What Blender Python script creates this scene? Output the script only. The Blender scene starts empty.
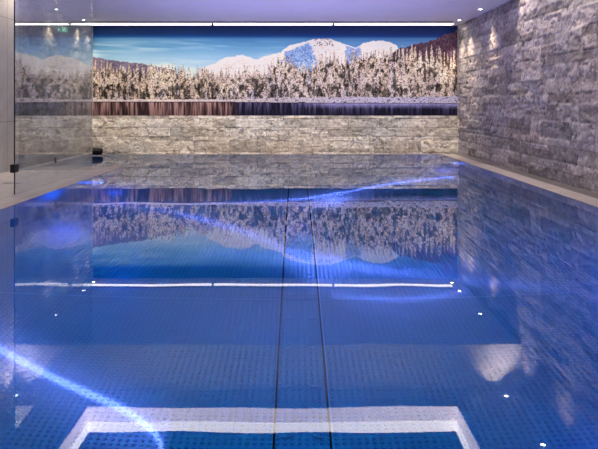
import bpy, bmesh, math, random
import numpy as np
from mathutils import Vector, Matrix

scene = bpy.context.scene
C = scene.collection
random.seed(7)
PI = math.pi

# ------------------------------------------------------------------ camera, world, exposure
F = 560.0            # focal length in pixels of the 598 px wide frame
EYE = 1.0            # eye height above the water
cam_d = bpy.data.cameras.new('camera')
cam_d.sensor_width = 36.0
cam_d.lens = F / 598.0 * 36.0
cam_d.shift_x = 3.0 / 598.0
cam_d.shift_y = -119.5 / 598.0
cam_d.clip_start = 0.05
cam = bpy.data.objects.new('camera', cam_d)
C.objects.link(cam)
cam.location = (0, 0, EYE)
cam.rotation_euler = (PI / 2, 0, 0)
scene.camera = cam

world = bpy.data.worlds.new('world')
scene.world = world
world.use_nodes = True
world.node_tree.nodes['Background'].inputs[0].default_value = (0.30, 0.32, 0.5, 1)
world.node_tree.nodes['Background'].inputs[1].default_value = 0.05

vs = scene.view_settings
vs.view_transform = 'Standard'
vs.look = 'None'
vs.exposure = 0.0
vs.gamma = 1.0
vs.use_curve_mapping = False

# room dimensions (x right, y away from the camera, z up; the water surface is z = 0)
YB = 11.90           # back wall
XR = 3.46            # right stone wall
XL = -4.34           # left wall
YBULK = 8.60         # where the ceiling drops
ZLOW = 2.68
ZUP = 3.37
WR, WL, WF, WN = 2.95, -2.82, 11.37, 0.9      # water edges right, left, far, near
YDECK = 9.09         # far end of the left deck
DEPTH = 1.20         # pool depth
XGL = -3.12          # plane of the glass side screen


def light(name, typ, loc, energy, color, rot=(0, 0, 0), **kw):
    d = bpy.data.lights.new(name, typ)
    d.energy = energy
    d.color = color
    for k, v in kw.items():
        setattr(d, k, v)
    o = bpy.data.objects.new(name, d)
    C.objects.link(o)
    o.location = loc
    o.rotation_euler = rot
    return o


WARM = (1.0, 0.80, 0.58)
# wash from the linear light onto picture and stone
light('picture_wash', 'AREA', (-0.45, 11.30, 2.60), 22, (1.0, 0.90, 0.80),
      rot=(math.radians(34), 0, 0), shape='RECTANGLE', size=7.6, size_y=0.02)
# added unseen spots, without fixtures, to brighten the foot of the far wall
for wx in (-3.6, -2.0, -0.4, 1.2, 2.8):
    light('wall_fill', 'SPOT', (wx, 9.6, 2.66), 150, (1.0, 0.86, 0.70),
          rot=(math.radians(50), 0, 0), spot_size=math.radians(78), spot_blend=1.0, shadow_soft_size=0.0)
# added unseen lights for the pool's glow: below the surface downwards, above it upwards
light('pool_fill', 'AREA', (0.06, 3.7, -0.06), 10, (0.0, 0.14, 1.0),
      shape='RECTANGLE', size=5.5, size_y=5.0)
for gx, gy, ge in ((-1.6, 9.8, 55), (1.6, 9.8, 55), (0.0, 8.9, 60), (0.0, 6.8, 8), (1.4, 7.9, 36), (-1.6, 7.9, 36)):
    light('ceiling_fill', 'SPOT', (gx, gy, 0.12), ge * 1.6, (0.50, 0.44, 1.0), rot=(PI, 0, 0),
          spot_size=math.radians(125), spot_blend=1.0, shadow_soft_size=0.0)
# added unseen points below the recess for general room light
for gx, gy, ge in ((-2.0, 7.2, 26), (1.3, 7.2, 26), (-0.3, 5.6, 26), (-2.0, 4.0, 22), (1.3, 4.0, 22)):
    light('room_fill', 'POINT', (gx, gy, 3.30), ge, (1.0, 0.86, 0.92), shadow_soft_size=0.0)
light('deck_fill', 'SPOT', (-3.75, 6.9, 3.30), 110, (1.0, 0.88, 0.78), spot_size=math.radians(100), spot_blend=1.0, shadow_soft_size=0.0)  # added unseen spot to brighten the left deck


# ------------------------------------------------------------------ helpers
def lin(c):
    c = c / 255.0
    return c / 12.92 if c <= 0.04045 else ((c + 0.055) / 1.055) ** 2.4


def rgb(r, g, b):
    return (lin(r), lin(g), lin(b), 1.0)


def mat(name, base=(0.5, 0.5, 0.5, 1), rough=0.5, metal=0.0, spec=0.5, emit=None, es=0.0):
    m = bpy.data.materials.new(name)
    m.use_nodes = True
    b = m.node_tree.nodes['Principled BSDF']
    b.inputs['Base Color'].default_value = base
    b.inputs['Roughness'].default_value = rough
    b.inputs['Metallic'].default_value = metal
    b.inputs['Specular IOR Level'].default_value = spec
    if emit:
        b.inputs['Emission Color'].default_value = emit
        b.inputs['Emission Strength'].default_value = es
    return m


def noisy(m, scale=8.0, amount=0.15, bump=0.0, bdist=0.01, stretch=(1, 1, 1)):
    """noise over the base colour and a little bump, in object coordinates"""
    nt = m.node_tree
    b = nt.nodes['Principled BSDF']
    base = b.inputs['Base Color'].default_value[:]
    tc = nt.nodes.new('ShaderNodeTexCoord')
    mp = nt.nodes.new('ShaderNodeMapping')
    mp.inputs['Scale'].default_value = stretch
    nt.links.new(tc.outputs['Object'], mp.inputs['Vector'])
    n = nt.nodes.new('ShaderNodeTexNoise')
    n.inputs['Scale'].default_value = scale
    n.inputs['Detail'].default_value = 6
    nt.links.new(mp.outputs[0], n.inputs['Vector'])
    r = nt.nodes.new('ShaderNodeValToRGB')
    lo, hi = 1 - amount, 1 + amount
    r.color_ramp.elements[0].color = (base[0] * lo, base[1] * lo, base[2] * lo, 1)
    r.color_ramp.elements[1].color = (min(1, base[0] * hi), min(1, base[1] * hi), min(1, base[2] * hi), 1)
    r.color_ramp.elements[0].position = 0.3
    r.color_ramp.elements[1].position = 0.7
    nt.links.new(n.outputs['Fac'], r.inputs[0])
    nt.links.new(r.outputs[0], b.inputs['Base Color'])
    if bump:
        bp = nt.nodes.new('ShaderNodeBump')
        bp.inputs['Strength'].default_value = bump
        bp.inputs['Distance'].default_value = bdist
        nt.links.new(n.outputs['Fac'], bp.inputs['Height'])
        nt.links.new(bp.outputs[0], b.inputs['Normal'])
    return m


def add_box(bm, x0, x1, y0, y1, z0, z1):
    v = [bm.verts.new(p) for p in ((x0, y0, z0), (x1, y0, z0), (x1, y1, z0), (x0, y1, z0),
                                   (x0, y0, z1), (x1, y0, z1), (x1, y1, z1), (x0, y1, z1))]
    for f in ((3, 2, 1, 0), (4, 5, 6, 7), (0, 1, 5, 4), (1, 2, 6, 5), (2, 3, 7, 6), (3, 0, 4, 7)):
        bm.faces.new([v[i] for i in f])


def add_lathe(bm, prof, n=24, M=None):
    """prof: list of (radius, z), turned about z"""
    rings = []
    for r, z in prof:
        if r < 1e-6:
            rings.append([bm.verts.new((0, 0, z))])
        else:
            rings.append([bm.verts.new((r * math.cos(2 * PI * i / n), r * math.sin(2 * PI * i / n), z)) for i in range(n)])
    allv = [v for r in rings for v in r]
    for a, b in zip(rings, rings[1:]):
        for i in range(n):
            j = (i + 1) % n
            if len(a) == 1 and len(b) == 1:
                continue
            if len(a) == 1:
                bm.faces.new((a[0], b[j], b[i]))
            elif len(b) == 1:
                bm.faces.new((a[i], a[j], b[0]))
            else:
                bm.faces.new((a[i], a[j], b[j], b[i]))
    if M is not None:
        bmesh.ops.transform(bm, matrix=M, verts=allv)


def obj(name, bm, m, parent=None, bevel=0.0, smooth=False):
    bmesh.ops.recalc_face_normals(bm, faces=bm.faces)
    if bevel:
        bmesh.ops.bevel(bm, geom=list(bm.edges), offset=bevel, segments=2, affect='EDGES', clamp_overlap=True)
    me = bpy.data.meshes.new(name)
    bm.to_mesh(me)
    bm.free()
    if smooth:
        for p in me.polygons:
            p.use_smooth = True
    o = bpy.data.objects.new(name, me)
    C.objects.link(o)
    if m is not None:
        me.materials.append(m)
    if parent is not None:
        o.parent = parent
    return o


def boxes(name, lst, m, parent=None, bevel=0.0):
    bm = bmesh.new()
    for b in lst:
        add_box(bm, *b)
    return obj(name, bm, m, parent, bevel)


def tag(o, label, cat, group=None, kind=None):
    o['label'] = label
    o['category'] = cat
    if group:
        o['group'] = group
    if kind:
        o['kind'] = kind
    return o


def struct(o, label=None, cat=None):
    o['kind'] = 'structure'
    if label:
        o['label'] = label
    if cat:
        o['category'] = cat
    return o


def thing(name, label, cat, loc=(0, 0, 0), group=None):
    o = bpy.data.objects.new(name, None)
    o.empty_display_size = 0.1
    C.objects.link(o)
    o.location = loc
    return tag(o, label, cat, group)


def vnoise(x, y, seed):
    """smooth value noise at float arrays x, y"""
    rng = np.random.default_rng(seed)
    L = rng.random((256, 256))
    xi, yi = np.floor(x).astype(int), np.floor(y).astype(int)
    fx, fy = x - xi, y - yi
    fx, fy = fx * fx * (3 - 2 * fx), fy * fy * (3 - 2 * fy)
    a, b = L[xi & 255, yi & 255], L[(xi + 1) & 255, yi & 255]
    c, d = L[xi & 255, (yi + 1) & 255], L[(xi + 1) & 255, (yi + 1) & 255]
    return (a * (1 - fx) + b * fx) * (1 - fy) + (c * (1 - fx) + d * fx) * fy


def fbm(x, y, seed, o=4):
    s, a, t = 0, 1.0, 0
    for k in range(o):
        s = s + a * vnoise(x * 2 ** k + 17 * k, y * 2 ** k + 31 * k, seed + k)
        t += a
        a *= 0.55
    return s / t


def grid_mesh(name, co, nu, nv, m, attr=None, flip=False, smooth=False):
    """co: (nv*nu,3) vertex array, attr: (nv*nu,3) colours"""
    idx = np.arange(nu * nv).reshape(nv, nu)
    q = np.stack([idx[:-1, :-1], idx[:-1, 1:], idx[1:, 1:], idx[1:, :-1]], -1).reshape(-1, 4)
    if flip:
        q = q[:, ::-1]
    me = bpy.data.meshes.new(name)
    me.vertices.add(nu * nv)
    me.vertices.foreach_set('co', co.astype(np.float32).ravel())
    nf = len(q)
    me.loops.add(nf * 4)
    me.loops.foreach_set('vertex_index', np.ascontiguousarray(q).astype(np.int32).ravel())
    me.polygons.add(nf)
    me.polygons.foreach_set('loop_start', np.arange(0, nf * 4, 4, dtype=np.int32))
    me.polygons.foreach_set('loop_total', np.full(nf, 4, dtype=np.int32))
    if attr is not None:
        a = me.color_attributes.new('tone', 'FLOAT_COLOR', 'POINT')
        col = np.ones((nu * nv, 4), np.float32)
        col[:, :3] = attr
        a.data.foreach_set('color', col.ravel())
    me.update(calc_edges=True)
    me.validate()
    if smooth:
        me.polygons.foreach_set('use_smooth', np.ones(nf, dtype=bool))
    me.materials.append(m)
    o = bpy.data.objects.new(name, me)
    C.objects.link(o)
    return o


# ------------------------------------------------------------------ materials
M_ceiling = noisy(mat('white_ceiling_paint', (0.72, 0.70, 0.72, 1), 0.85, spec=0.2), 3, 0.02)
M_plaster = noisy(mat('grey_plaster', (0.45, 0.44, 0.46, 1), 0.9, spec=0.2), 3, 0.04)
M_darktop = mat('dark_recess_panel', (0.006, 0.007, 0.010, 1), 0.8, spec=.1)
M_trim = noisy(mat('mauve_grey_trim', (0.50, 0.44, 0.46, 1), 0.5), 5, 0.05)
M_lum = mat('luminous_recess_panel', (0.8, 0.8, 0.8, 1), 0.5, emit=(1.0, 0.80, 0.78, 1), es=4.2)  # glow put into the white side faces, beyond what the cove light gives
M_led = mat('bright_led_diffuser', (0.9, 0.9, 0.9, 1), 0.5, emit=(1.0, 0.90, 0.80, 1), es=8.0)
M_strip = mat('linear_light_diffuser', (0.9, 0.9, 0.9, 1), 0.4, emit=(1.0, 0.93, 0.88, 1), es=3.5)
M_alu = noisy(mat('brushed_aluminium', (0.55, 0.52, 0.52, 1), 0.35, 0.8), 40, 0.05)
M_black = noisy(mat('black_rubber', (0.012, 0.011, 0.012, 1), 0.55, spec=0.3), 30, 0.2)
M_blackmetal = noisy(mat('black_metal_fitting', (0.02, 0.02, 0.022, 1), 0.4, 0.3), 30, 0.2)
M_steel = noisy(mat('stainless_steel', (0.62, 0.63, 0.65, 1), 0.22, 0.95), 30, 0.05)
M_lens = mat('downlight_lens', (0.9, 0.9, 0.9, 1), 0.4, emit=(1.0, 0.92, 0.82, 1), es=30.0)
M_white = mat('white_enamel', (0.8, 0.8, 0.8, 1), 0.4)
M_slot_shade = mat('dark_drain_gap_and_shade', (0.004, 0.006, 0.012, 1), 0.7)


def tile_mat(name, base, sx, sy, ox=0.0, oy=0.0, plane='xy', joint=0.004, rough=0.35):
    """large stone slabs: object coordinates with thin dark joints"""
    m = noisy(mat(name, base, rough, spec=0.4), 5, 0.10, 0.05, 0.003)
    nt = m.node_tree
    b = nt.nodes['Principled BSDF']
    src = b.inputs['Base Color'].links[0].from_socket
    tc = nt.nodes.new('ShaderNodeTexCoord')
    sp = nt.nodes.new('ShaderNodeSeparateXYZ')
    nt.links.new(tc.outputs['Object'], sp.inputs[0])

    def line(ch, size, off):
        a = nt.nodes.new('ShaderNodeMath'); a.operation = 'ADD'; a.inputs[1].default_value = off
        nt.links.new(sp.outputs[ch], a.inputs[0])
        d = nt.nodes.new('ShaderNodeMath'); d.operation = 'PINGPONG'; d.inputs[1].default_value = size / 2
        nt.links.new(a.outputs[0], d.inputs[0])
        g = nt.nodes.new('ShaderNodeMath'); g.operation = 'LESS_THAN'; g.inputs[1].default_value = joint
        nt.links.new(d.outputs[0], g.inputs[0])
        return g.outputs[0]
    ax = {'xy': ('X', 'Y'), 'yz': ('Y', 'Z'), 'xz': ('X', 'Z')}[plane]
    l1, l2 = line(ax[0], sx, ox), line(ax[1], sy, oy)
    mx = nt.nodes.new('ShaderNodeMath'); mx.operation = 'MAXIMUM'
    nt.links.new(l1, mx.inputs[0]); nt.links.new(l2, mx.inputs[1])
    mix = nt.nodes.new('ShaderNodeMix'); mix.data_type = 'RGBA'
    mix.inputs['B'].default_value = (base[0] * .35, base[1] * .35, base[2] * .35, 1)
    nt.links.new(mx.outputs[0], mix.inputs['Factor'])
    nt.links.new(src, mix.inputs['A'])
    nt.links.new(mix.outputs['Result'], b.inputs['Base Color'])
    return m


M_deck = tile_mat('beige_grey_floor_slabs', (0.52, 0.49, 0.47, 1), 0.6, 1.2, 0.12, 0.15)
M_rim = tile_mat('pale_stone_pool_rim', (0.46, 0.42, 0.39, 1), 40, 0.8, 7.3, 0.1, joint=0.002)
M_gutter = tile_mat('grey_gutter_slabs', (0.16, 0.15, 0.15, 1), 40, 0.6, 7.3, 0.1, joint=0.002)
M_walltile = tile_mat('grey_wall_slabs', (0.50, 0.48, 0.46, 1), 1.2, 1.55, 0.02, -0.75, 'yz')


def stone_mat():
    m = mat('split_face_stone', (0.4, 0.4, 0.4, 1), 0.85, spec=0.25)
    nt = m.node_tree
    b = nt.nodes['Principled BSDF']
    at = nt.nodes.new('ShaderNodeAttribute'); at.attribute_name = 'tone'
    tc = nt.nodes.new('ShaderNodeTexCoord')
    n = nt.nodes.new('ShaderNodeTexNoise')
    n.inputs['Scale'].default_value = 14; n.inputs['Detail'].default_value = 9; n.inputs['Roughness'].default_value = 0.65
    n.inputs['Distortion'].default_value = 0.8
    nt.links.new(tc.outputs['Object'], n.inputs['Vector'])
    r = nt.nodes.new('ShaderNodeValToRGB')
    r.color_ramp.elements[0].position = 0.30; r.color_ramp.elements[0].color = (0.55, 0.53, 0.53, 1)
    r.color_ramp.elements[1].position = 0.72; r.color_ramp.elements[1].color = (1.25, 1.24, 1.22, 1)
    nt.links.new(n.outputs['Fac'], r.inputs[0])
    mx = nt.nodes.new('ShaderNodeMix'); mx.data_type = 'RGBA'; mx.blend_type = 'MULTIPLY'
    mx.inputs['Factor'].default_value = 1.0
    nt.links.new(at.outputs['Color'], mx.inputs['A'])
    nt.links.new(r.outputs[0], mx.inputs['B'])
    # thin dark fractures and pale veins in warped coordinates
    wn = nt.nodes.new('ShaderNodeTexNoise'); wn.inputs['Scale'].default_value = 5; wn.inputs['Detail'].default_value = 5
    nt.links.new(tc.outputs['Object'], wn.inputs['Vector'])
    wa = nt.nodes.new('ShaderNodeVectorMath'); wa.operation = 'MULTIPLY_ADD'; wa.inputs[1].default_value = (.55, .55, .55)
    nt.links.new(wn.outputs['Color'], wa.inputs[0]); nt.links.new(tc.outputs['Object'], wa.inputs[2])
    cur = mx.outputs['Result']
    for sc, wd, colr, amt in ((5.0, .018, (.12, .11, .12, 1), .75), (8.0, .03, (.85, .83, .82, 1), .42)):
        vo = nt.nodes.new('ShaderNodeTexVoronoi'); vo.feature = 'DISTANCE_TO_EDGE'; vo.inputs['Scale'].default_value = sc
        nt.links.new(wa.outputs[0], vo.inputs['Vector'])
        mr = nt.nodes.new('ShaderNodeMapRange'); mr.inputs['From Max'].default_value = wd
        mr.inputs['To Min'].default_value = amt; mr.inputs['To Max'].default_value = 0
        nt.links.new(vo.outputs['Distance'], mr.inputs[0])
        pn = nt.nodes.new('ShaderNodeTexNoise'); pn.inputs['Scale'].default_value = sc * .8; pn.inputs['Detail'].default_value = 2
        nt.links.new(tc.outputs['Object'], pn.inputs['Vector'])
        pr = nt.nodes.new('ShaderNodeMapRange'); pr.inputs['From Min'].default_value = .45; pr.inputs['From Max'].default_value = .6
        nt.links.new(pn.outputs['Fac'], pr.inputs[0])
        mu = nt.nodes.new('ShaderNodeMath'); mu.operation = 'MULTIPLY'
        nt.links.new(mr.outputs[0], mu.inputs[0]); nt.links.new(pr.outputs[0], mu.inputs[1])
        m2 = nt.nodes.new('ShaderNodeMix'); m2.data_type = 'RGBA'; m2.inputs['B'].default_value = colr
        nt.links.new(mu.outputs[0], m2.inputs['Factor']); nt.links.new(cur, m2.inputs['A'])
        cur = m2.outputs['Result']
    nt.links.new(cur, b.inputs['Base Color'])
    bp = nt.nodes.new('ShaderNodeBump')
    bp.inputs['Strength'].default_value = 0.7; bp.inputs['Distance'].default_value = 0.012
    nt.links.new(n.outputs['Fac'], bp.inputs['Height'])
    nt.links.new(bp.outputs[0], b.inputs['Normal'])
    return m


M_stone = stone_mat()


def schlick(nt, r0, power=5):
    lw = nt.nodes.new('ShaderNodeLayerWeight'); lw.inputs['Blend'].default_value = 0.5
    pw = nt.nodes.new('ShaderNodeMath'); pw.operation = 'POWER'; pw.inputs[1].default_value = power
    nt.links.new(lw.outputs['Facing'], pw.inputs[0])
    ma = nt.nodes.new('ShaderNodeMath'); ma.operation = 'MULTIPLY_ADD'
    ma.inputs[1].default_value = 1 - r0; ma.inputs[2].default_value = r0
    nt.links.new(pw.outputs[0], ma.inputs[0])
    return ma.outputs[0], lw


def glass_mat():
    m = bpy.data.materials.new('clear_glass'); m.use_nodes = True
    nt = m.node_tree; nt.nodes.remove(nt.nodes['Principled BSDF'])
    out = nt.nodes['Material Output']
    fac, _ = schlick(nt, 0.16)
    t = nt.nodes.new('ShaderNodeBsdfTransparent'); t.inputs[0].default_value = (0.90, 0.92, 0.92, 1)
    g = nt.nodes.new('ShaderNodeBsdfGlossy'); g.inputs['Roughness'].default_value = 0.0
    g.inputs[0].default_value = (1, 1, 1, 1)
    mx = nt.nodes.new('ShaderNodeMixShader')
    nt.links.new(fac, mx.inputs[0]); nt.links.new(t.outputs[0], mx.inputs[1]); nt.links.new(g.outputs[0], mx.inputs[2])
    nt.links.new(mx.outputs[0], out.inputs[0])
    return m


M_glass = glass_mat()


def water_mat():
    m = bpy.data.materials.new('pool_water'); m.use_nodes = True
    nt = m.node_tree; nt.nodes.remove(nt.nodes['Principled BSDF'])
    out = nt.nodes['Material Output']
    fac, lw = schlick(nt, 0.018, 4.4)
    mn = nt.nodes.new('ShaderNodeMath'); mn.operation = 'MINIMUM'; mn.inputs[1].default_value = 0.52
    nt.links.new(fac, mn.inputs[0]); fac = mn.outputs[0]
    tc = nt.nodes.new('ShaderNodeTexCoord')
    n = nt.nodes.new('ShaderNodeTexNoise'); n.inputs['Scale'].default_value = 1.1; n.inputs['Detail'].default_value = 2
    nt.links.new(tc.outputs['Object'], n.inputs['Vector'])
    bp = nt.nodes.new('ShaderNodeBump'); bp.inputs['Strength'].default_value = 1.0; bp.inputs['Distance'].default_value = 0.0015
    nt.links.new(n.outputs['Fac'], bp.inputs['Height'])
    rf = nt.nodes.new('ShaderNodeBsdfRefraction'); rf.inputs['IOR'].default_value = 1.333; rf.inputs['Roughness'].default_value = 0
    rf.inputs[0].default_value = (0.10, 0.67, 0.97, 1)   # water swallows the red
    g = nt.nodes.new('ShaderNodeBsdfGlossy'); g.inputs['Roughness'].default_value = 0.0
    g.inputs[0].default_value = (.92, .92, .94, 1)
    for x in (rf, g):
        nt.links.new(bp.outputs[0], x.inputs['Normal'])
    mx = nt.nodes.new('ShaderNodeMixShader')
    nt.links.new(fac, mx.inputs[0]); nt.links.new(rf.outputs[0], mx.inputs[1]); nt.links.new(g.outputs[0], mx.inputs[2])
    nt.links.new(mx.outputs[0], out.inputs[0])
    return m


M_water = water_mat()


def studded_steel(name, base, dx=0.0355, dy=0.030, r=0.22):
    """steel sheet with embossed round studs on a grid"""
    m = mat(name, base, 0.36, 0.40, spec=0.6)
    nt = m.node_tree
    b = nt.nodes['Principled BSDF']
    tc = nt.nodes.new('ShaderNodeTexCoord')
    mp = nt.nodes.new('ShaderNodeMapping'); mp.inputs['Scale'].default_value = (1 / dx, 1 / dy, 0)
    nt.links.new(tc.outputs['Object'], mp.inputs['Vector'])
    fr = nt.nodes.new('ShaderNodeVectorMath'); fr.operation = 'FRACTION'
    nt.links.new(mp.outputs[0], fr.inputs[0])
    sb = nt.nodes.new('ShaderNodeVectorMath'); sb.operation = 'DISTANCE'; sb.inputs[1].default_value = (.5, .5, 0)
    nt.links.new(fr.outputs[0], sb.inputs[0])
    rm = nt.nodes.new('ShaderNodeMapRange'); rm.interpolation_type = 'SMOOTHSTEP'
    rm.inputs['From Min'].default_value = 0.08; rm.inputs['From Max'].default_value = r + .08
    rm.inputs['To Min'].default_value = 1; rm.inputs['To Max'].default_value = 0
    nt.links.new(sb.outputs['Value'], rm.inputs[0])
    bp = nt.nodes.new('ShaderNodeBump'); bp.inputs['Strength'].default_value = 1.0; bp.inputs['Distance'].default_value = 0.009
    nt.links.new(rm.outputs[0], bp.inputs['Height'])
    nt.links.new(bp.outputs[0], b.inputs['Normal'])
    n = nt.nodes.new('ShaderNodeTexNoise'); n.inputs['Scale'].default_value = 1.3; n.inputs['Detail'].default_value = 3
    nt.links.new(tc.outputs['Object'], n.inputs['Vector'])
    cr = nt.nodes.new('ShaderNodeValToRGB')
    cr.color_ramp.elements[0].color = tuple(c * .8 for c in base[:3]) + (1,)
    cr.color_ramp.elements[1].color = tuple(c * 1.15 for c in base[:3]) + (1,)
    nt.links.new(n.outputs['Fac'], cr.inputs[0])
    # highlights on the polished stud tops are put into the colour
    sm = nt.nodes.new('ShaderNodeMath'); sm.operation = 'MULTIPLY'; sm.inputs[1].default_value = 0.55
    nt.links.new(rm.outputs[0], sm.inputs[0])
    mx = nt.nodes.new('ShaderNodeMix'); mx.data_type = 'RGBA'
    mx.inputs['B'].default_value = (.92, .95, .97, 1)
    nt.links.new(sm.outputs[0], mx.inputs['Factor']); nt.links.new(cr.outputs[0], mx.inputs['A'])
    nt.links.new(mx.outputs['Result'], b.inputs['Base Color'])
    return m


M_poolfloor = studded_steel('studded_pool_steel', (0.42, 0.50, 0.58, 1))
M_poolwall = mat('plain_pool_steel', (0.50, 0.54, 0.58, 1), 0.35, 0.4)
M_seam = mat('polished_steel_seam', (0.75, 0.8, 0.82, 1), 0.3, 0.2)

# ------------------------------------------------------------------ stone cladding
TONE = np.array([0.40, 0.39, 0.385])


def stone_wall(name, u0, u1, z0, z1, res, place, seed, flip, tone=TONE, amp=1.0, hs=(.095, .13, .16, .19, .24)):
    """rows of split-face stones; place(u, d, z) puts a point with relief d (towards the room)"""
    rng = np.random.default_rng(seed)
    nu = int((u1 - u0) / res) + 1
    nv = int((z1 - z0) / res) + 1
    U, Z = np.meshgrid(np.linspace(u0, u1, nu), np.linspace(z0, z1, nv))
    D = np.zeros_like(U)
    T = np.ones_like(U)
    E = np.zeros_like(U)
    z = z0
    while z < z1:
        h = rng.choice(hs, p=[.15, .25, .25, .2, .15])
        zt = min(z + h, z1 + .01)
        rows = (Z[:, 0] >= z) & (Z[:, 0] < zt)
        u = u0 - rng.random() * .4
        while u < u1:
            w = rng.uniform(.22, .95)
            cols = (U[0] >= u) & (U[0] < u + w)
            if cols.any() and rows.any():
                ix = np.ix_(rows, cols)
                uu, zz = U[ix], Z[ix]
                split = h > .14 and rng.random() < .3
                zm = z + h * rng.uniform(.35, .65)
                off, off2 = rng.uniform(0, .022), rng.uniform(0, .022)
                tn, tn2 = rng.uniform(.62, 1.28), rng.uniform(.62, 1.28)
                tilt = rng.uniform(-.04, .04); tz = rng.uniform(-.08, .08)
                d = off + tilt * (uu - u - w / 2) + tz * (zz - z - h / 2)
                t = np.full_like(uu, tn)
                e = np.minimum(np.minimum(uu - u, u + w - uu), np.minimum(zz - z, z + h - zz))
                if split:
                    up = zz > zm
                    d = np.where(up, d, d - off + off2)
                    t = np.where(up, tn, tn2)
                    e = np.minimum(e, np.abs(zz - zm))
                D[ix] = d; T[ix] = t; E[ix] = e
            u += w
        z += h
    n1 = fbm(U * 9, Z * 14, seed + 3, 5)
    n2 = fbm(U * 5 + Z * 6, Z * 12 - U * 3, seed + 9, 4)
    ridge = 1 - np.abs(2 * n2 - 1) * 3
    ridge = np.clip(ridge, 0, 1) ** 2
    cr = np.abs(2 * fbm(U * 3.3, Z * 5, seed + 20, 4) - 1)
    crack = np.clip(1 - cr * 22, 0, 1)
    D = D + (n1 - .5) * .034 + ridge * .006 - crack * .014 - np.clip(1 - E / .008, 0, 1) * .012
    D = D * amp
    T = T * (0.86 + .3 * (n1 - .4)) * (1 - .65 * crack) * (1 - .4 * np.clip(1 - E / .006, 0, 1)) * (1 + .35 * ridge)
    cs = fbm(U * 1.1, Z * 1.7, seed + 40, 3)[..., None]
    col = T[..., None] * tone * (1 + (cs - .5) * np.array([.25, .1, -.05]))
    P = place(U, D, Z)
    return grid_mesh(name, P.reshape(-1, 3), nu, nv, M_stone, np.clip(col, .01, .95).reshape(-1, 3), flip)


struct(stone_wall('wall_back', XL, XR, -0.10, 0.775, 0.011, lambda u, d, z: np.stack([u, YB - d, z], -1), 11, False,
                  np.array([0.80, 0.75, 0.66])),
       'pale split-face stone base of the far wall below the picture', 'wall')
struct(stone_wall('wall_right', 0.0, YB, -0.06, 3.45, 0.017, lambda u, d, z: np.stack([XR - d, u, z], -1), 23, True,
                  np.array([0.43, 0.395, 0.41]), 0.85),
       'grey split-face stone wall along the right side of the pool', 'wall')
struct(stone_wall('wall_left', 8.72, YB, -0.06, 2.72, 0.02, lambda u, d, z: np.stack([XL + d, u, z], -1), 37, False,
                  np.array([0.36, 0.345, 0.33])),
       'stone-clad left wall seen behind the glass screen', 'wall')
struct(boxes('wall_far_backing', [(XL - .2, XR + .2, YB + 0.03, YB + .2, -.2, ZLOW + .3)], M_plaster))
struct(boxes('wall_left_tiled', [(XL - .12, XL + .02, -2.9, 8.72, -0.02, ZUP)], M_walltile),
       'grey slab-clad wall at the left edge beside the glass', 'wall')
struct(boxes('wall_behind', [(XL - .1, XR + .1, -3.1, -2.95, -0.05, ZUP)], M_plaster))
struct(boxes('wall_right_backing', [(XR + .04, XR + .15, -3.0, YB + .2, -0.05, ZUP + .1), (XR - .02, XR + .04, -2.95, 0.0, 0.0, ZUP)], M_plaster))

# ------------------------------------------------------------------ ceiling
CX0, CX1, CY0, CY1 = -3.00, 2.33, 2.2, 8.08
struct(boxes('ceiling', [(XL - .1, XR + .1, YBULK, YB + .1, ZLOW, ZLOW + .12)], M_ceiling), 'white lowered ceiling above the far half of the pool', 'ceiling')
struct(boxes('ceiling_bulkhead', [(XL - .1, XR + .1, YBULK, YBULK + .12, ZLOW + .12, ZUP + .1)], M_ceiling))
struct(boxes('ceiling_upper', [(XL - .1, CX0, -3.1, YBULK, ZUP, ZUP + .1), (CX1, XR + .1, -3.1, YBULK, ZUP, ZUP + .1),
                               (CX0, CX1, CY1, YBULK, ZUP, ZUP + .1), (CX0, CX1, -3.1, CY0, ZUP, ZUP + .1)], M_ceiling))
t = .016
struct(boxes('trim_1', [(CX0 - .1, CX1 + .1, CY1, CY1 + .22, ZUP - t, ZUP), (CX0 - .1, CX0, CY0, CY1, ZUP - t, ZUP),
                        (CX1, CX1 + .1, CY0, CY1, ZUP - t, ZUP), (CX0 - .1, CX1 + .1, CY0 - .1, CY0, ZUP - t, ZUP)], M_trim))
rec = thing('recess_light', 'large rectangular luminous ceiling recess mirrored in the water at the bottom', 'light', (-.33, 5.1, ZUP))
zi0, zi1, zi2 = ZUP - t, 3.56, 3.70


def ring(name, z0, z1, o, w, m):
    lst = [(CX0 + o, CX1 - o, CY1 - o - w, CY1 - o, z0, z1), (CX0 + o, CX1 - o, CY0 + o, CY0 + o + w, z0, z1),
           (CX0 + o, CX0 + o + w, CY0 + o + w, CY1 - o - w, z0, z1), (CX1 - o - w, CX1 - o, CY0 + o + w, CY1 - o - w, z0, z1)]
    ob = boxes(name, lst, m, rec)
    ob.matrix_parent_inverse = Matrix.Translation(-rec.location)
    return ob


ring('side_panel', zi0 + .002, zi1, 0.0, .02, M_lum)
ring('cove_light', zi1, zi2, 0.0, .03, M_led)
ob = boxes('recess_top', [(CX0, CX1, CY0, CY1, zi2, zi2 + .03)], M_darktop, rec)
ob.matrix_parent_inverse = Matrix.Translation(-rec.location)

# ------------------------------------------------------------------ pool shell, decks
def poly_prism(name, pts, z0, z1, m):
    bm = bmesh.new()
    a = [bm.verts.new((x, y, z0)) for x, y in pts]
    b = [bm.verts.new((x, y, z1)) for x, y in pts]
    bm.faces.new(a[::-1]); bm.faces.new(b)
    for i in range(len(pts)):
        j = (i + 1) % len(pts)
        bm.faces.new((a[i], a[j], b[j], b[i]))
    return obj(name, bm, m)


XB = -4.18   # water edge of the bay beyond the left deck
shape = [(WL, WN), (WR, WN), (WR, WF), (XB, WF), (XB, YDECK), (WL, YDECK)]
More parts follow.
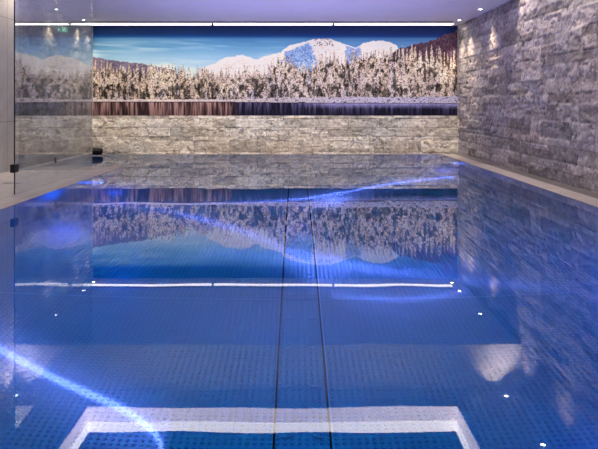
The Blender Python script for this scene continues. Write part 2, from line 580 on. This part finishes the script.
# floor sheets: panels left and right of the drain strip, in two lengths with a joint at JY
SX0, SX1, JY = -0.100, 0.160, 4.08
floor_o = bmesh.new()
for (x0, x1) in ((WL, SX0 - .012), (SX1 + .012, WR)):
    add_box(floor_o, x0, x1, WN, JY - .004, -DEPTH - .03, -DEPTH)
    add_box(floor_o, x0, x1, JY + .004, WF, -DEPTH - .03, -DEPTH)
add_box(floor_o, XB, WL, YDECK, WF, -DEPTH - .03, -DEPTH)
struct(obj('pool_floor', floor_o, M_poolfloor), 'studded steel floor of the pool under blue light', 'floor')
struct(boxes('pool_base', [(XB - .1, WR + .1, WN - .1, WF + .1, -DEPTH - .10, -DEPTH - .05)], M_slot_shade))
struct(boxes('pool_wall', [(WR, WR + .03, WN, WF, -DEPTH, -.006), (WL - .03, WL, WN, YDECK, -DEPTH, -.006), (XB - .03, XB, YDECK, WF, -DEPTH, -.006),
                           (XB, WR, WF, WF + .02, -DEPTH, -.001), (XB, WL - .03, YDECK - .03, YDECK, -DEPTH, -.006),
                           (WL, WR, WN - .03, WN, -DEPTH, -.006)], M_poolwall), 'steel side walls of the pool', 'pool wall')
struct(boxes('pool_seam', [(WL, SX0 - .012, JY - .004, JY + .004, -DEPTH - .01, -DEPTH + .004),
                           (SX1 + .012, WR, JY - .004, JY + .004, -DEPTH - .01, -DEPTH + .004),
                           (SX1 + .012, SX1 + .020, WN, WF, -DEPTH - .01, -DEPTH + .006),
                           (SX0 - .016, SX0 - .012, WN, JY, -DEPTH - .01, -DEPTH + .006)], M_seam))

ch = thing('drain_cover', 'long studded steel drain strip down the middle of the pool floor', 'drain cover', (0.03, 6.0, -DEPTH))
for y0, y1 in ((WN + .02, JY - .003), (JY + .003, WF - .02)):
    c = boxes('cover_plate', [(SX0, SX1, y0, y1, -DEPTH - .02, -DEPTH + .001)], M_poolfloor, ch)
    c.matrix_parent_inverse = Matrix.Translation(-ch.location)
# inlet nozzles along the strip
nz_me = None
k = 0
y = 2.70
while y < 9:
    for sx, tilt in ((-.045, .25), (.105, -.25)):
        if nz_me is None:
            bm = bmesh.new()
            add_lathe(bm, [(0, .008), (.012, .008), (.018, .004), (.02, 0), (.012, 0)], 20, Matrix.Scale(1.6, 4, (1, 0, 0)) @ Matrix.Scale(.5, 4, (0, 1, 0)))
            n0 = obj('inlet_nozzle', bm, M_seam, ch, smooth=True)
            nz_me = n0.data
        else:
            n0 = bpy.data.objects.new('inlet_nozzle', nz_me)
            C.objects.link(n0)
            n0.parent = ch
        n0.location = (sx - .03 + .0, y - 6.0, 0.001)
        n0.rotation_euler = (0, 0, tilt)
    y += .37

wt = poly_prism('pool_water', shape, -0.0005, 0.0, M_water)
# keep only the surface sheet: the steel shell closes the water below
bm = bmesh.new(); bm.from_mesh(wt.data)
bmesh.ops.delete(bm, geom=[f for f in bm.faces if f.normal.z < .5], context='FACES')
bm.to_mesh(wt.data); bm.free()
tag(wt, 'still clear blue-lit pool water mirroring the room', 'water', kind='stuff')

struct(poly_prism('floor', [(XL + .02, -2.95), (WL - .13, -2.95), (WL - .13, YDECK), (XL + .02, YDECK)], -.05, .004, M_deck),
       'beige grey slab floor left of the pool', 'floor')
struct(boxes('floor_near', [(WL - .13, XR - .02, -2.95, WN - .03, -.05, .002)], M_deck))
struct(boxes('trim_2', [(WL - .13, WL, WN - .03, YDECK, -.03, .004)], M_rim), 'pale stone rim on the left edge of the pool', 'pool rim')
struct(boxes('trim_3', [(WR, 3.20, WN - .03, WF + .02, -.03, .004)], M_rim), 'pale stone rim on the right edge of the pool', 'pool rim')
struct(boxes('trim_4', [(3.20, XR + .02, WN - .03, YB, -.05, -.012)], M_gutter), 'grey gutter strip along the foot of the right wall', 'gutter')
struct(boxes('trim_5', [(XL - .02, XB, YDECK, WF + .02, -.03, .006)], M_rim), 'pale rim of the water along the left stone wall', 'pool rim')
struct(boxes('trim_6', [(XL, 3.2, WF + .02, YB + .03, -.12, -.07)], M_gutter))
struct(boxes('deck_end_shade_strip', [(XL + .02, WL - .03, YDECK - .001, YDECK + .0, -.05, .003)], M_slot_shade))  # thin dark strip standing in for shade at the deck's far end

# ------------------------------------------------------------------ the landscape picture
def mural():
    K = 2.6
    PX0, PX1, PY0, PY1 = 91.0, 459.2, 25.0, 115.6      # the print in its own design units
    W = int((PX1 - PX0) * K); H = int((PY1 - PY0) * K)
    X, Y = np.meshgrid(np.linspace(PX0, PX1, W), np.linspace(PY0, PY1, H))
    rng = np.random.default_rng(5)

    def c(*v):
        return np.array(v, float)
    img = np.zeros((H, W, 3))
    # sky: navy band, then paler towards the ridge, with thin cirrus
    ys = [25, 33, 35.5, 38, 46, 56, 70]
    left = np.array([[2, 46, 92], [4, 62, 116], [20, 84, 148], [92, 152, 196], [112, 172, 212], [160, 204, 228], [196, 222, 236]], float)
    right = np.array([[4, 42, 92], [6, 50, 110], [16, 60, 128], [76, 122, 178], [98, 148, 200], [130, 178, 216], [170, 205, 230]], float)
    g = np.clip((X - 150) / 260, 0, 1)[..., None]
    for k in range(3):
        a = np.interp(Y, ys, left[:, k]); b = np.interp(Y, ys, right[:, k])
        img[..., k] = a * (1 - g[..., 0]) + b * g[..., 0]
    ci = fbm(X * .018 + Y * .05, Y * .30 - X * .012, 60, 5)
    ci = np.clip((ci - .47) * 4, 0, 1) * np.clip((Y - 36) / 9, 0, 1) * np.clip((330 - X) / 80, 0.15, 1)
    img += (c(214, 232, 242) - img) * (ci * .55)[..., None]

    def below(pts, rough, sd):
        xs, yy = zip(*pts)
        line = np.interp(X, xs, yy) + (fbm(X * .35, X * 0, sd, 4) - .5) * rough
        return (Y > line) & (X >= xs[0]) & (X <= xs[-1]), Y - line
    # low hill on the left
    m_, d = below([(88, 56), (100, 58), (118, 61), (140, 63), (175, 70)], 2, 70)
    tx = fbm(X * .5, Y * .8, 71, 3)
    img[m_] = (c(128, 118, 140) + (tx[..., None] - .5) * 60 * c(1, 1, 1))[m_]
    # far snow range
    m_, d = below([(198, 69), (208, 65), (216, 62), (224, 57), (232, 56), (241, 54.5), (250, 57), (257, 59), (263, 56), (271, 54), (279, 52), (286, 56), (300, 66)], 2.2, 72)
    tx = fbm(X * .55 - Y * .2, Y * .7 + X * .25, 73, 4)
    sn = c(246, 236, 234) + (tx[..., None] - .5) * c(150, 170, 190) * np.clip(d / 10, .15, 1)[..., None]
    img[m_] = sn[m_]
    m_, d = below([(279, 55), (283, 49), (290, 44.5), (300, 42), (309, 40), (313, 38.5), (322, 37.8), (331, 38.3), (340, 41.5), (350, 45), (357, 47.5), (364, 42.5),
                   (372, 40.5), (384, 39.8), (391, 41.5), (398, 45), (402, 56)], 1.2, 74)
    sn = c(250, 240, 236) + (tx[..., None] - .52) * c(140, 165, 180) * np.clip(d / 12, .2, 1)[..., None]
    rk = (fbm(X * .8, Y * .8, 75, 3) > .6) & (np.abs(X - 324) < 10) & (d < 7)
    sn = np.where(rk[..., None], c(150, 118, 120), sn)
    wv = (fbm(X * .45, Y * .45, 174, 4) - .5) * 9
    shade = (X + wv > 286 + (Y - 52) * -.6) & (X + wv < 309 + (Y - 41) * .40) & (Y + wv * .35 > 41 + np.abs(X - 311) * .42)
    bl = c(138, 168, 226) + (fbm(X * .9 - Y * .5, Y * 1.1, 175, 4)[..., None] - .5) * 190
    sn = np.where(shade[..., None], bl, sn)
    rs = (X + wv * .8 > 346) & (X + wv < 361) & (d > 1.0)
    sn = np.where(rs[..., None], c(150, 170, 215) + (tx[..., None] - .5) * 90, sn)
    img[m_] = sn[m_]
    # dark wooded slope on the right
    m_, d = below([(391, 53), (400, 48), (408, 46.5), (418, 43), (428, 41.5), (440, 37), (450, 33), (460, 29)], 3.5, 76)
    tx2 = fbm(X * .9, Y * .5, 77, 3)
    img[m_] = (c(92, 70, 90) + (tx2[..., None] - .5) * 75)[m_]

    # back fill behind trees so no sky shows low down
    tops_x = [91, 110, 130, 150, 165, 180, 200, 215, 230, 245, 262, 270, 280, 290, 300, 312, 320, 332, 345, 358, 370, 385, 400, 412, 424, 431, 440, 450, 460]
    tops_y = [62, 63, 64, 63, 62, 66, 68, 69, 70, 66, 68, 60, 51, 57, 62, 61, 55, 52, 54, 50, 46, 47, 47, 46, 50, 43, 47, 50, 48]
    tl = np.interp(X, tops_x, tops_y)
    m_ = Y > tl + 9 + 4 * fbm(X * .5, Y * 0, 80, 2)
    img[m_] = (c(96, 78, 76) + (tx2[..., None] - .5) * 60)[m_]

    def tree(xc, yt, yb, w, seed, tint):
        r = np.random.default_rng(seed)
        x0, x1 = int((xc - w - PX0) * K), int((xc + w - PX0) * K) + 1
        y0, y1 = int((yt - PY0) * K), int((yb - PY0) * K)
        x0c, x1c, y0c, y1c = max(0, x0), min(W, x1), max(0, y0), min(H, y1)
        if x1c <= x0c or y1c <= y0c:
            return
        xx, yy = X[y0c:y1c, x0c:x1c], Y[y0c:y1c, x0c:x1c]
        t_ = np.clip((yy - yt) / (yb - yt), 0, 1)
        n = (yb - yt) / r.uniform(2.4, 4.6)
        dx = np.abs(xx - xc)
        lean = r.uniform(-.5, .5)
        ph = t_ * n - dx / w * (1.0 + lean * np.sign(xx - xc)) + r.random() + 1.1 * vnoise(xx * .6 + seed, yy * .6, 92)
        fr = ph - np.floor(ph)
        jit = r.random(xx.shape)
        blk = vnoise(xx * .8 + seed * 1.7, yy * .9, 91)
        fine = vnoise(xx * 1.7 + seed * .7, yy * 1.9, 93)
        hw = w * (t_ ** .8) * (.60 + .40 * fr) * (.60 + .7 * blk)
        mask = dx < np.maximum(hw, .35)
        side = (xx - xc) / w
        sv = blk * .5 + fine * .55 + jit * .18 - (fr - .5) * .35 - .12 * side
        snow = sv > .56
        lit = 1.0 - .12 * (side > .2) - .12 * jit
        sc = (c(244, 224, 204) * (1 - tint) + c(208, 206, 236) * tint)[None, None] * lit[..., None]
        dk = (c(84, 64, 52) * (1 - tint) + c(52, 48, 80) * tint)[None, None] * (.6 + .7 * fine)[..., None]
        md = (c(176, 150, 128) * (1 - tint) + c(138, 128, 160) * tint)[None, None] * (.8 + .3 * jit)[..., None]
        colr = np.where(snow[..., None], sc, np.where((sv > .42)[..., None], md, dk))
        sub = img[y0c:y1c, x0c:x1c]
        sub[mask] = colr[mask]
    for layer, (nn, dyt, hb) in enumerate(((135, 0, 90), (90, 7, 95), (80, 15, 98), (70, 24, 100), (60, 33, 101))):
        for q in range(nn):
            xc = PX0 + (q + rng.uniform(-.6, .6)) * (PX1 - PX0) / nn
            top = np.interp(xc, tops_x, tops_y) + dyt + rng.uniform(-2.5, 5 if layer == 0 else 6)
            blue = np.interp(xc, [91, 225, 240, 262, 285, 320, 380, 460], [.12, .15, .5, .55, .5, .45, .35, .30])
            low = np.clip(layer / 4, 0, 1)
            tint = np.clip(blue * (.35 + .75 * low) + rng.uniform(-.12, .12), 0, 1)
            if rng.random() < .10 + .10 * low:
                tint = min(1, tint + .3)
            tree(xc, top, min(101, hb + rng.uniform(-2, 2)), rng.uniform(3.2, 7.2) * (.85 if layer == 0 else 1), 1000 * layer + q, tint)
    # large-scale light and shade of the forest
    fz = Y > tl
    lm = .80 + .42 * fbm(X * .09, Y * .09, 95, 3)
    img[fz] = (img * lm[..., None])[fz]
    # dark hollows between the crowns
    hol = np.clip((fbm(X * .42, Y * .20, 191, 3) - .53) * 7, 0, 1) * np.clip((Y - tl - 4) / 8, 0, 1)
    img[fz] = (img * (1 - .55 * hol[..., None]))[fz]
    # dark gaps between trunks near the shore
    gp = (fbm(X * .35, Y * .16, 96, 3) > .56) & (Y > 84) & (Y < 99)
    img[gp] = img[gp] * .55
    # snowy bank
    bank_t = np.interp(X, [91, 230, 250, 300, 460], [99.2, 99.6, 98.5, 97.2, 96.4]) + (fbm(X * .3, X * 0, 97, 3) - .5) * 2.2
    bank_b = np.interp(X, [91, 230, 300, 460], [101.6, 101.6, 102.4, 103.2])
    m_ = (Y > bank_t) & (Y <= bank_b)
    bc = (1 - g) * c(222, 208, 204) + g * c(196, 194, 222)
    bn = fbm(X * .5, Y * 1.6, 98, 3)
    img[m_] = (bc + (bn[..., None] - .5) * 110)[m_]
    rocks = m_ & (bn > .63) & (X > 225)
    img[rocks] = c(64, 54, 76)
    # the lake: upright streaks mirrored from the trees
    m_ = Y > bank_b
    st = .55 * fbm(X * .42, Y * .035, 99, 4) + .45 * fbm(X * 1.1, Y * .06, 199, 3)
    s2 = np.clip((st - .42) * 5, 0, 1)
    depth = np.clip((Y - bank_b) / 12, 0, 1)
    warm = c(60, 44, 48) + s2[..., None] * c(130, 112, 104) * (1 - .25 * depth[..., None])
    blue = c(20, 22, 48) + s2[..., None] * c(84, 82, 104) * (1 - .75 * depth[..., None])
    fr_ = np.clip((X - 228) / 12, 0, 1) * .85
    fr_ = fr_[..., None]
    lk = warm * (1 - fr_) + blue * fr_
    top = (np.clip(1.25 - depth * 2.4, 0, 1) * np.clip((X - 290) / 40, 0, 1))[..., None]
    lk = lk * (1 - top) + (c(150, 150, 200) + (bn[..., None] - .5) * 90) * top
    edge = (np.clip(1 - (Y - bank_b) / 1.3, 0, 1) * .8)[..., None]
    lk = lk * (1 - edge) + c(70, 60, 78) * edge
    img[m_] = lk[m_]
    # the print is a little darker and more contrasty than life
    img = np.clip((img - 128) * 1.06 + 118, 2, 226) / 255.0
    L = np.where(img <= .04045, img / 12.92, ((img + .055) / 1.055) ** 2.4)
    S = 47.1
    XX = np.interp(X, [PX0, PX1], [XL + .03, XR - .03])
    ZZ = np.interp(Y, [PY0, PY1], [ZLOW, .775])
    P = np.stack([XX, np.full_like(XX, YB - .012), ZZ], -1)
    m = mat('printed_landscape', (1, 1, 1, 1), 0.55, spec=0.15)
    at = m.node_tree.nodes.new('ShaderNodeAttribute'); at.attribute_name = 'tone'
    m.node_tree.links.new(at.outputs['Color'], m.node_tree.nodes['Principled BSDF'].inputs['Base Color'])
    return grid_mesh('print', P.reshape(-1, 3), W, H, m, L.reshape(-1, 3), flip=True)


pic = thing('wall_mural', 'wall-wide winter landscape print of snowy forest, peaks and lake above the stone', 'picture', (-.44, YB - .01, .775))
pr = mural()
pr.parent = pic
pr.matrix_parent_inverse = Matrix.Translation(-pic.location)
bk = boxes('backing_board', [(XL + .02, XR - .02, YB - .010, YB + .03, .775, ZLOW)], M_plaster, pic)
bk.matrix_parent_inverse = Matrix.Translation(-pic.location)

# ------------------------------------------------------------------ linear light in front of the picture
lt = thing('linear_light', 'long white linear ceiling light running above the landscape picture', 'light', (-.45, 11.3, ZLOW - .001))


def child(o, p):
    o.matrix_parent_inverse = Matrix.Translation(-p.location)
    return o


LX0, LX1 = XL + .04, 3.15
child(boxes('housing', [(LX0, LX1, 11.23, 11.35, 2.640, ZLOW - .001)], M_alu, lt), lt)
cuts = [LX0, -1.68, .75, LX1]
for a, b in zip(cuts, cuts[1:]):
    child(boxes('diffuser', [(a + .012, b - .012, 11.26, 11.31, 2.612, 2.640)], M_strip, lt, bevel=.004), lt)
for a in cuts[1:-1]:
    child(boxes('connector', [(a - .02, a + .02, 11.252, 11.33, 2.602, 2.640)], M_blackmetal, lt), lt)

# ------------------------------------------------------------------ recessed downlights
def make_downlight():
    r = bpy.data.objects.new('downlight', None); C.objects.link(r)
    bm = bmesh.new()
    add_lathe(bm, [(.030, 0.0), (.034, -.006), (.048, -.006), (.050, -.001), (.050, 0)], 28)
    obj('trim_ring', bm, M_white, r, smooth=True)
    bm = bmesh.new()
    add_lathe(bm, [(0, -.004), (.024, -.0045), (.031, -.002)], 28)
    obj('lens', bm, M_lens, r, smooth=True)
    return r


dl0 = make_downlight()
first = True
XLR, XLL = 3.23, -4.20
spots = [
    (XLR, 11.62, ZLOW, 'recessed downlight nearest the picture above the right wall'),
    (XLR, 11.07, ZLOW, 'recessed downlight above the right wall, farther one in clear view'),
    (XLR, 9.82, ZLOW, 'recessed downlight above the right wall, nearer one in clear view'),
    (3.15, 8.40, ZUP, 'recessed downlight mirrored in the water just below the pale light cone'),
    (3.17, 7.18, ZUP, 'recessed downlight mirrored in the water at the bottom right'),
    (XLR, 6.10, ZUP, 'recessed downlight in the raised ceiling above the near right wall'),
    (XLL, 11.62, ZLOW, 'recessed downlight nearest the picture behind the glass'),
    (XLL, 11.07, ZLOW, 'small recessed downlight seen through the glass beside its far edge'),
    (XLL, 9.82, ZLOW, 'recessed downlight seen through the glass at the top left'),
    (XLL, 8.40, ZUP, 'recessed downlight mirrored in the water at the lower left edge'),
]
for sx, sy, sz, lab in spots:
    if first:
        r = dl0; first = False
    else:
        r = dl0.copy(); C.objects.link(r)
        for chd in dl0.children:
            c2 = chd.copy(); C.objects.link(c2); c2.parent = r
    r.location = (sx, sy, sz)
    tag(r, lab, 'ceiling light', 'downlights along the side walls')
    out = 1 if sx > 0 else -1
    e = 85 if sz < 3 else 115
    l = light('downlight_beam', 'SPOT', (sx, sy, sz - .02), e, WARM if sz < 3 else (1.0, .84, .76),
              rot=(0, -out * math.radians(8), 0), spot_size=math.radians(62 if sz < 3 else 84), spot_blend=1.0, shadow_soft_size=0.045)
    if sz > 3 and abs(sy - 8.4) < .01:
        light('downlight_beam', 'SPOT', (sx - out * .12, sy, sz - .02), 60, WARM,
              rot=(math.radians(22), 0, 0), spot_size=math.radians(88), spot_blend=0.9, shadow_soft_size=0.012)

# ------------------------------------------------------------------ glass screen along the left deck
GT = .010
ZG = 2.59


def pane(name, label, x0, x1, y0, y1, z0, z1):
    g = thing(name, label, 'glass screen', ((x0 + x1) / 2, (y0 + y1) / 2, z0))
    child(boxes('pane', [(x0, x1, y0, y1, z0, z1)], M_glass, g), g)
    return g


def fit(g, name, x0, x1, y0, y1, z0, z1, m, bevel=.003, label=None):
    o = child(boxes(name, [(x0, x1, y0, y1, z0, z1)], m, g, bevel=bevel), g)
    if label:
        o['label'] = label
    return o


S1, S2, S3 = 6.20, 7.27, 8.56
gb = pane('glass_door', 'narrow glass door with a square black hinge beside the pool', XGL, XGL + GT, S1 + .002, S2 - .004, .010, ZG)
fit(gb, 'edge_profile', XGL - .001, XGL + GT + .001, S1 - .005, S1 + .001, .010, ZG, M_blackmetal, .001)
fit(gb, 'hinge', XGL - .02, XGL + GT + .02, S1 - .055, S1 + .045, 0.255, 0.345, M_blackmetal, .004, 'square black hinge')
fit(gb, 'latch', XGL - .004, XGL + GT + .004, S2 - .026, S2 - .002, 0.25, 0.32, M_blackmetal, .003)
fit(gb, 'clamp', XGL - .012, XGL + GT + .012, S2 - .036, S2 - .002, 2.31, 2.37, M_alu, .003)
gc = pane('glass_panel', 'far clear glass panel ending at a bright edge before the picture', XGL, XGL + GT, S2 + .002, S3 - .002, .006, ZG)
fit(gc, 'clamp', XGL - .014, XGL + GT + .014, S3 - .054, S3 - .004, 2.33, 2.40, M_alu, .003)
gd = pane('glass_panel', 'clear glass return panel crossing the deck from the screen to the left wall', XL + .03, XGL - .002, S3, S3 + GT, .006, ZG)
fit(gd, 'seal_strip', XL + .03, XGL - .002, S3 - .003, S3 + GT + .003, .004, .016, M_alu, .001)
fit(gd, 'handle', XGL - .04, XGL - .018, S3 - .02, S3 - .005, .30, .36, M_blackmetal, .002)

# ------------------------------------------------------------------ small things
# green emergency exit sign: running figure, arrow and door pictogram
sg = thing('exit_sign', 'small green emergency exit sign with white running figure behind the glass', 'sign', (-4.26, 10.2, 2.33))
GREEN = mat('green_sign_face', rgb(20, 150, 105), .5, emit=rgb(20, 170, 120), es=1.0)
SWHITE = mat('white_pictogram', (.85, .9, .88, 1), .5, emit=(.8, 1, .92, 1), es=1.3)
sx0, sy0, sz0 = -4.345, 10.2, 2.33
sf = child(boxes('sign_face', [(sx0, sx0 + .19, sy0, sy0 + .02, sz0, sz0 + .085)], GREEN, sg, bevel=.002), sg)
child(boxes('bracket', [(sx0 + .08, sx0 + .10, sy0 + .005, sy0 + .015, sz0 + .085, ZLOW)], M_white, sg), sg)
bm = bmesh.new()


def bar(bm, ax, az, bx, bz, w):
    a, b = Vector((ax, 0, az)), Vector((bx, 0, bz))
    d = (b - a).normalized(); n = Vector((-d.z, 0, d.x)) * w / 2
    yf = sy0 - .003
    vs_ = []
    for yy in (yf, yf + .003):
        for p in (a + n, b + n, b - n, a - n):
            vs_.append(bm.verts.new((sx0 + p.x, yy, sz0 + p.z)))
    for f in ((0, 1, 2, 3), (7, 6, 5, 4), (0, 4, 5, 1), (1, 5, 6, 2), (2, 6, 7, 3), (3, 7, 4, 0)):
        bm.faces.new([vs_[i] for i in f])


bar(bm, .010, .043, .050, .043, .012)        # arrow
bar(bm, .010, .043, .030, .063, .010); bar(bm, .010, .043, .030, .023, .010)
obj('arrow', bm, SWHITE, sf)
bm = bmesh.new()
for p in ((.095, .008, .095, .077), (.150, .008, .150, .077), (.095, .077, .150, .077)):
    bar(bm, *p, .007)                        # door frame
bar(bm, .128, .062, .118, .038, .013)        # trunk
bar(bm, .118, .038, .104, .012, .009); bar(bm, .120, .038, .134, .026, .009); bar(bm, .134, .026, .144, .014, .007)
bar(bm, .126, .056, .108, .050, .006); bar(bm, .128, .056, .142, .046, .006)
bar(bm, .129, .066, .136, .072, .010)        # head
obj('running_figure', bm, SWHITE, sf)

# black padded roll standing out over the water in the far left corner
rl = thing('neck_roll', 'rounded black padded roll just above the water in the far left corner', 'neck roll', (-4.10, 11.05, .006))
bm = bmesh.new()
prof = [(0, -.15), (.03, -.149), (.055, -.135), (.068, -.11), (.074, -.07), (.074, .07), (.068, .11), (.055, .135), (.03, .149), (0, .15)]
add_lathe(bm, prof, 32, Matrix.Translation((-3.965, 11.05, .088)) @ Matrix.Rotation(PI / 2, 4, 'Y'))
child(obj('padding', bm, M_black, rl, smooth=True), rl)
bm = bmesh.new()
add_lathe(bm, [(0, -.06), (.025, -.06), (.025, .06), (0, .06)], 20, Matrix.Translation((-4.15, 11.05, .088)) @ Matrix.Rotation(PI / 2, 4, 'Y'))
add_box(bm, -4.27, -4.20, 11.02, 11.08, .006, .09)
child(obj('bracket', bm, M_steel, rl), rl)

# slot drain in the deck beside the glass door
sd = thing('floor_drain', 'short dark slot drain in the deck behind the glass door', 'drain', (-3.62, 7.13, .004))
child(boxes('frame', [(-3.73, -3.51, 7.11, 7.15, .004, .007)], M_steel, sd), sd)
child(boxes('slot', [(-3.72, -3.52, 7.12, 7.14, .007, .008)], M_slot_shade, sd), sd)

# underwater lamps in the side walls
def uw_lamp(x, y, z, side, lab):
    u = thing('pool_lamp', lab, 'pool light', (x, y, z), 'lamps in the pool walls')
    R = Matrix.Rotation(-side * PI / 2, 4, 'Y')
    bm = bmesh.new(); add_lathe(bm, [(.05, 0), (.05, .012), (.060, .010), (.075, .004), (.075, 0)], 28, R)
    obj('bezel', bm, M_steel, u, smooth=True)
    bm = bmesh.new(); add_lathe(bm, [(0, .014), (.035, .012), (.05, .006), (.05, 0)], 28, R)
    obj('lens', bm, M_uw, u, smooth=True)


for gx, gy, gz, ge in ((-2.66, 6.5, -.25, 16), (2.75, 10.35, -.66, 8), (-2.62, 8.06, -.8, 6), (2.7, 4.6, -.5, 12), (-2.6, 3.6, -.5, 10), (0.0, 6.9, -.08, 7), (-1.7, 5.4, -.08, 6), (1.7, 5.4, -.08, 6), (0.1, 4.2, -.08, 6), (-1.5, 2.9, -.08, 6), (1.7, 3.1, -.08, 8)):
    light('pool_lamp_and_fill', 'POINT', (gx, gy, gz), ge, (0.0, .13, 1.0), shadow_soft_size=0.0)  # points at both wall lamps, the rest added unseen to brighten the pool
M_uw = mat('blue_lamp_lens', (.6, .7, .9, 1), .3, emit=(.25, .40, 1, 1), es=10.0)
uw_lamp(WR, 10.39, -.66, 1, 'lit round lamp under water near the far right corner')
uw_lamp(WL, 8.06, -.82, -1, 'lit round lamp under water at the far end of the left pool wall')


# ------------------------------------------------------------------ caustics: added unseen lamps under the surface, patterned to throw curved streaks
def floor_pt(px, py):
    zw = F * EYE / (py - 105.0)
    xw = (px - 296.0) / F * zw
    hd = math.hypot(xw, zw)
    cosv = hd / math.hypot(hd, EYE)
    s = cosv / 1.333
    run = DEPTH * s / math.sqrt(1 - s * s)
    return xw + run * xw / hd, zw + run * zw / hd


def caustic(name, pts, loc, energy, core, halo, halo_amt, col=(1.4, 0.32, 1.0), fade=None):
    fp = sorted(floor_pt(*p) for p in pts)
    xa, xb = fp[0][0], fp[-1][0]
    ya, yb = min(p[1] for p in fp) - .3, max(p[1] for p in fp) + .3
    l = light(name, 'POINT', loc, energy, (1, 1, 1), shadow_soft_size=0.0)
    d = l.data; d.use_nodes = True
    nt = d.node_tree; em = nt.nodes['Emission']
    em.inputs['Color'].default_value = col + (1,)
    N = nt.nodes.new; L = nt.links.new

    def mth(op, a, b=None, c=None):
        n = N('ShaderNodeMath'); n.operation = op
        for i, v in enumerate((a, b, c)):
            if v is None:
                continue
            if isinstance(v, (int, float)):
                n.inputs[i].default_value = v
            else:
                L(v, n.inputs[i])
        return n.outputs[0]
    tc = N('ShaderNodeTexCoord'); sp = N('ShaderNodeSeparateXYZ')
    L(tc.outputs['Normal'], sp.inputs[0])
    h = DEPTH + loc[2]
    nz = mth('MAXIMUM', mth('MULTIPLY', sp.outputs['Z'], -1.0), .03)
    fx = mth('ADD', mth('MULTIPLY', mth('DIVIDE', sp.outputs['X'], nz), h), loc[0])
    fy = mth('ADD', mth('MULTIPLY', mth('DIVIDE', sp.outputs['Y'], nz), h), loc[1])
    u = mth('DIVIDE', mth('SUBTRACT', fx, xa), xb - xa)
    fc = N('ShaderNodeFloatCurve')
    cv = fc.mapping.curves[0]
    P = [((x - xa) / (xb - xa), (y - ya) / (yb - ya)) for x, y in fp]
    while len(cv.points) < len(P):
        cv.points.new(.5, .5)
    for q, (a, b) in zip(cv.points, P):
        q.location = (a, b)
    fc.mapping.update()
    L(u, fc.inputs['Value'])
    gy = mth('ADD', mth('MULTIPLY', fc.outputs[0], yb - ya), ya)
    dist = mth('ABSOLUTE', mth('SUBTRACT', fy, gy))
    wob = N('ShaderNodeTexNoise'); wob.inputs['Scale'].default_value = 1.6
    cb = N('ShaderNodeCombineXYZ'); L(fx, cb.inputs[0]); L(fy, cb.inputs[1]); L(cb.outputs[0], wob.inputs['Vector'])

    def gauss(w):
        q = mth('DIVIDE', dist, w)
        return mth('POWER', 2.718, mth('MULTIPLY', mth('MULTIPLY', q, q), -1.0))
    pat = mth('ADD', gauss(core), mth('MULTIPLY', gauss(halo), halo_amt))
    if fade:
        f2 = N('ShaderNodeFloatCurve'); c2 = f2.mapping.curves[0]
        while len(c2.points) < len(fade):
            c2.points.new(.5, .5)
        for q, (a, b) in zip(c2.points, fade):
            q.location = (a, b)
        f2.mapping.update(); L(u, f2.inputs['Value'])
        pat = mth('MULTIPLY', pat, f2.outputs[0])
    inside = mth('MULTIPLY', mth('GREATER_THAN', u, -.02 if not fade else 0.0), mth('LESS_THAN', u, 1.0))
    pat = mth('MULTIPLY', pat, inside)
    pat = mth('MULTIPLY', pat, mth('ADD', mth('MULTIPLY', wob.outputs['Fac'], .8), .6))
    pat = mth('DIVIDE', pat, mth('MULTIPLY', mth('MULTIPLY', nz, nz), nz))   # even along the floor
    pat = mth('MULTIPLY', pat, mth('LESS_THAN', sp.outputs['Z'], -.03))
    L(pat, em.inputs['Strength'])
    return l


caustic('streak_near', [(-40, 325), (0, 349), (40, 371), (80, 390), (120, 408), (145, 424), (158, 438), (163, 458)], (-1.3, 3.1, -.03), 520, .026, .20, .13,
        fade=[(0, .9), (.3, 1), (.7, .8), (.9, .6), (1, .4)])
caustic('streak_mid', [(92, 202), (150, 208), (200, 219), (250, 234), (300, 254), (360, 267), (430, 276), (520, 285), (598, 291)], (0.2, 5.6, -.03), 150, .10, .40, .25,
        fade=[(0, .2), (.12, 1), (.3, .9), (.5, .6), (.8, .4), (1, 0)])
caustic('streak_far', [(150, 206), (220, 203), (290, 200), (340, 193), (390, 184), (430, 179), (455, 177)], (0.6, 8.2, -.03), 420, .07, .5, .15,
        fade=[(0, 0), (.3, .4), (.6, .9), (.9, 1), (1, .5)])
caustic('streak_ripple', [(200, 250), (250, 256), (300, 262), (350, 268), (420, 270), (480, 262)], (0.2, 4.6, -.03), 55, .12, .4, .3,
        fade=[(0, 0), (.3, 1), (.7, 1), (1, 0)])
caustic('streak_right', [(330, 294), (380, 299), (430, 297), (470, 290)], (0.8, 4.3, -.03), 75, .05, .25, .3,
        fade=[(0, 0), (.3, 1), (.7, 1), (1, 0)])
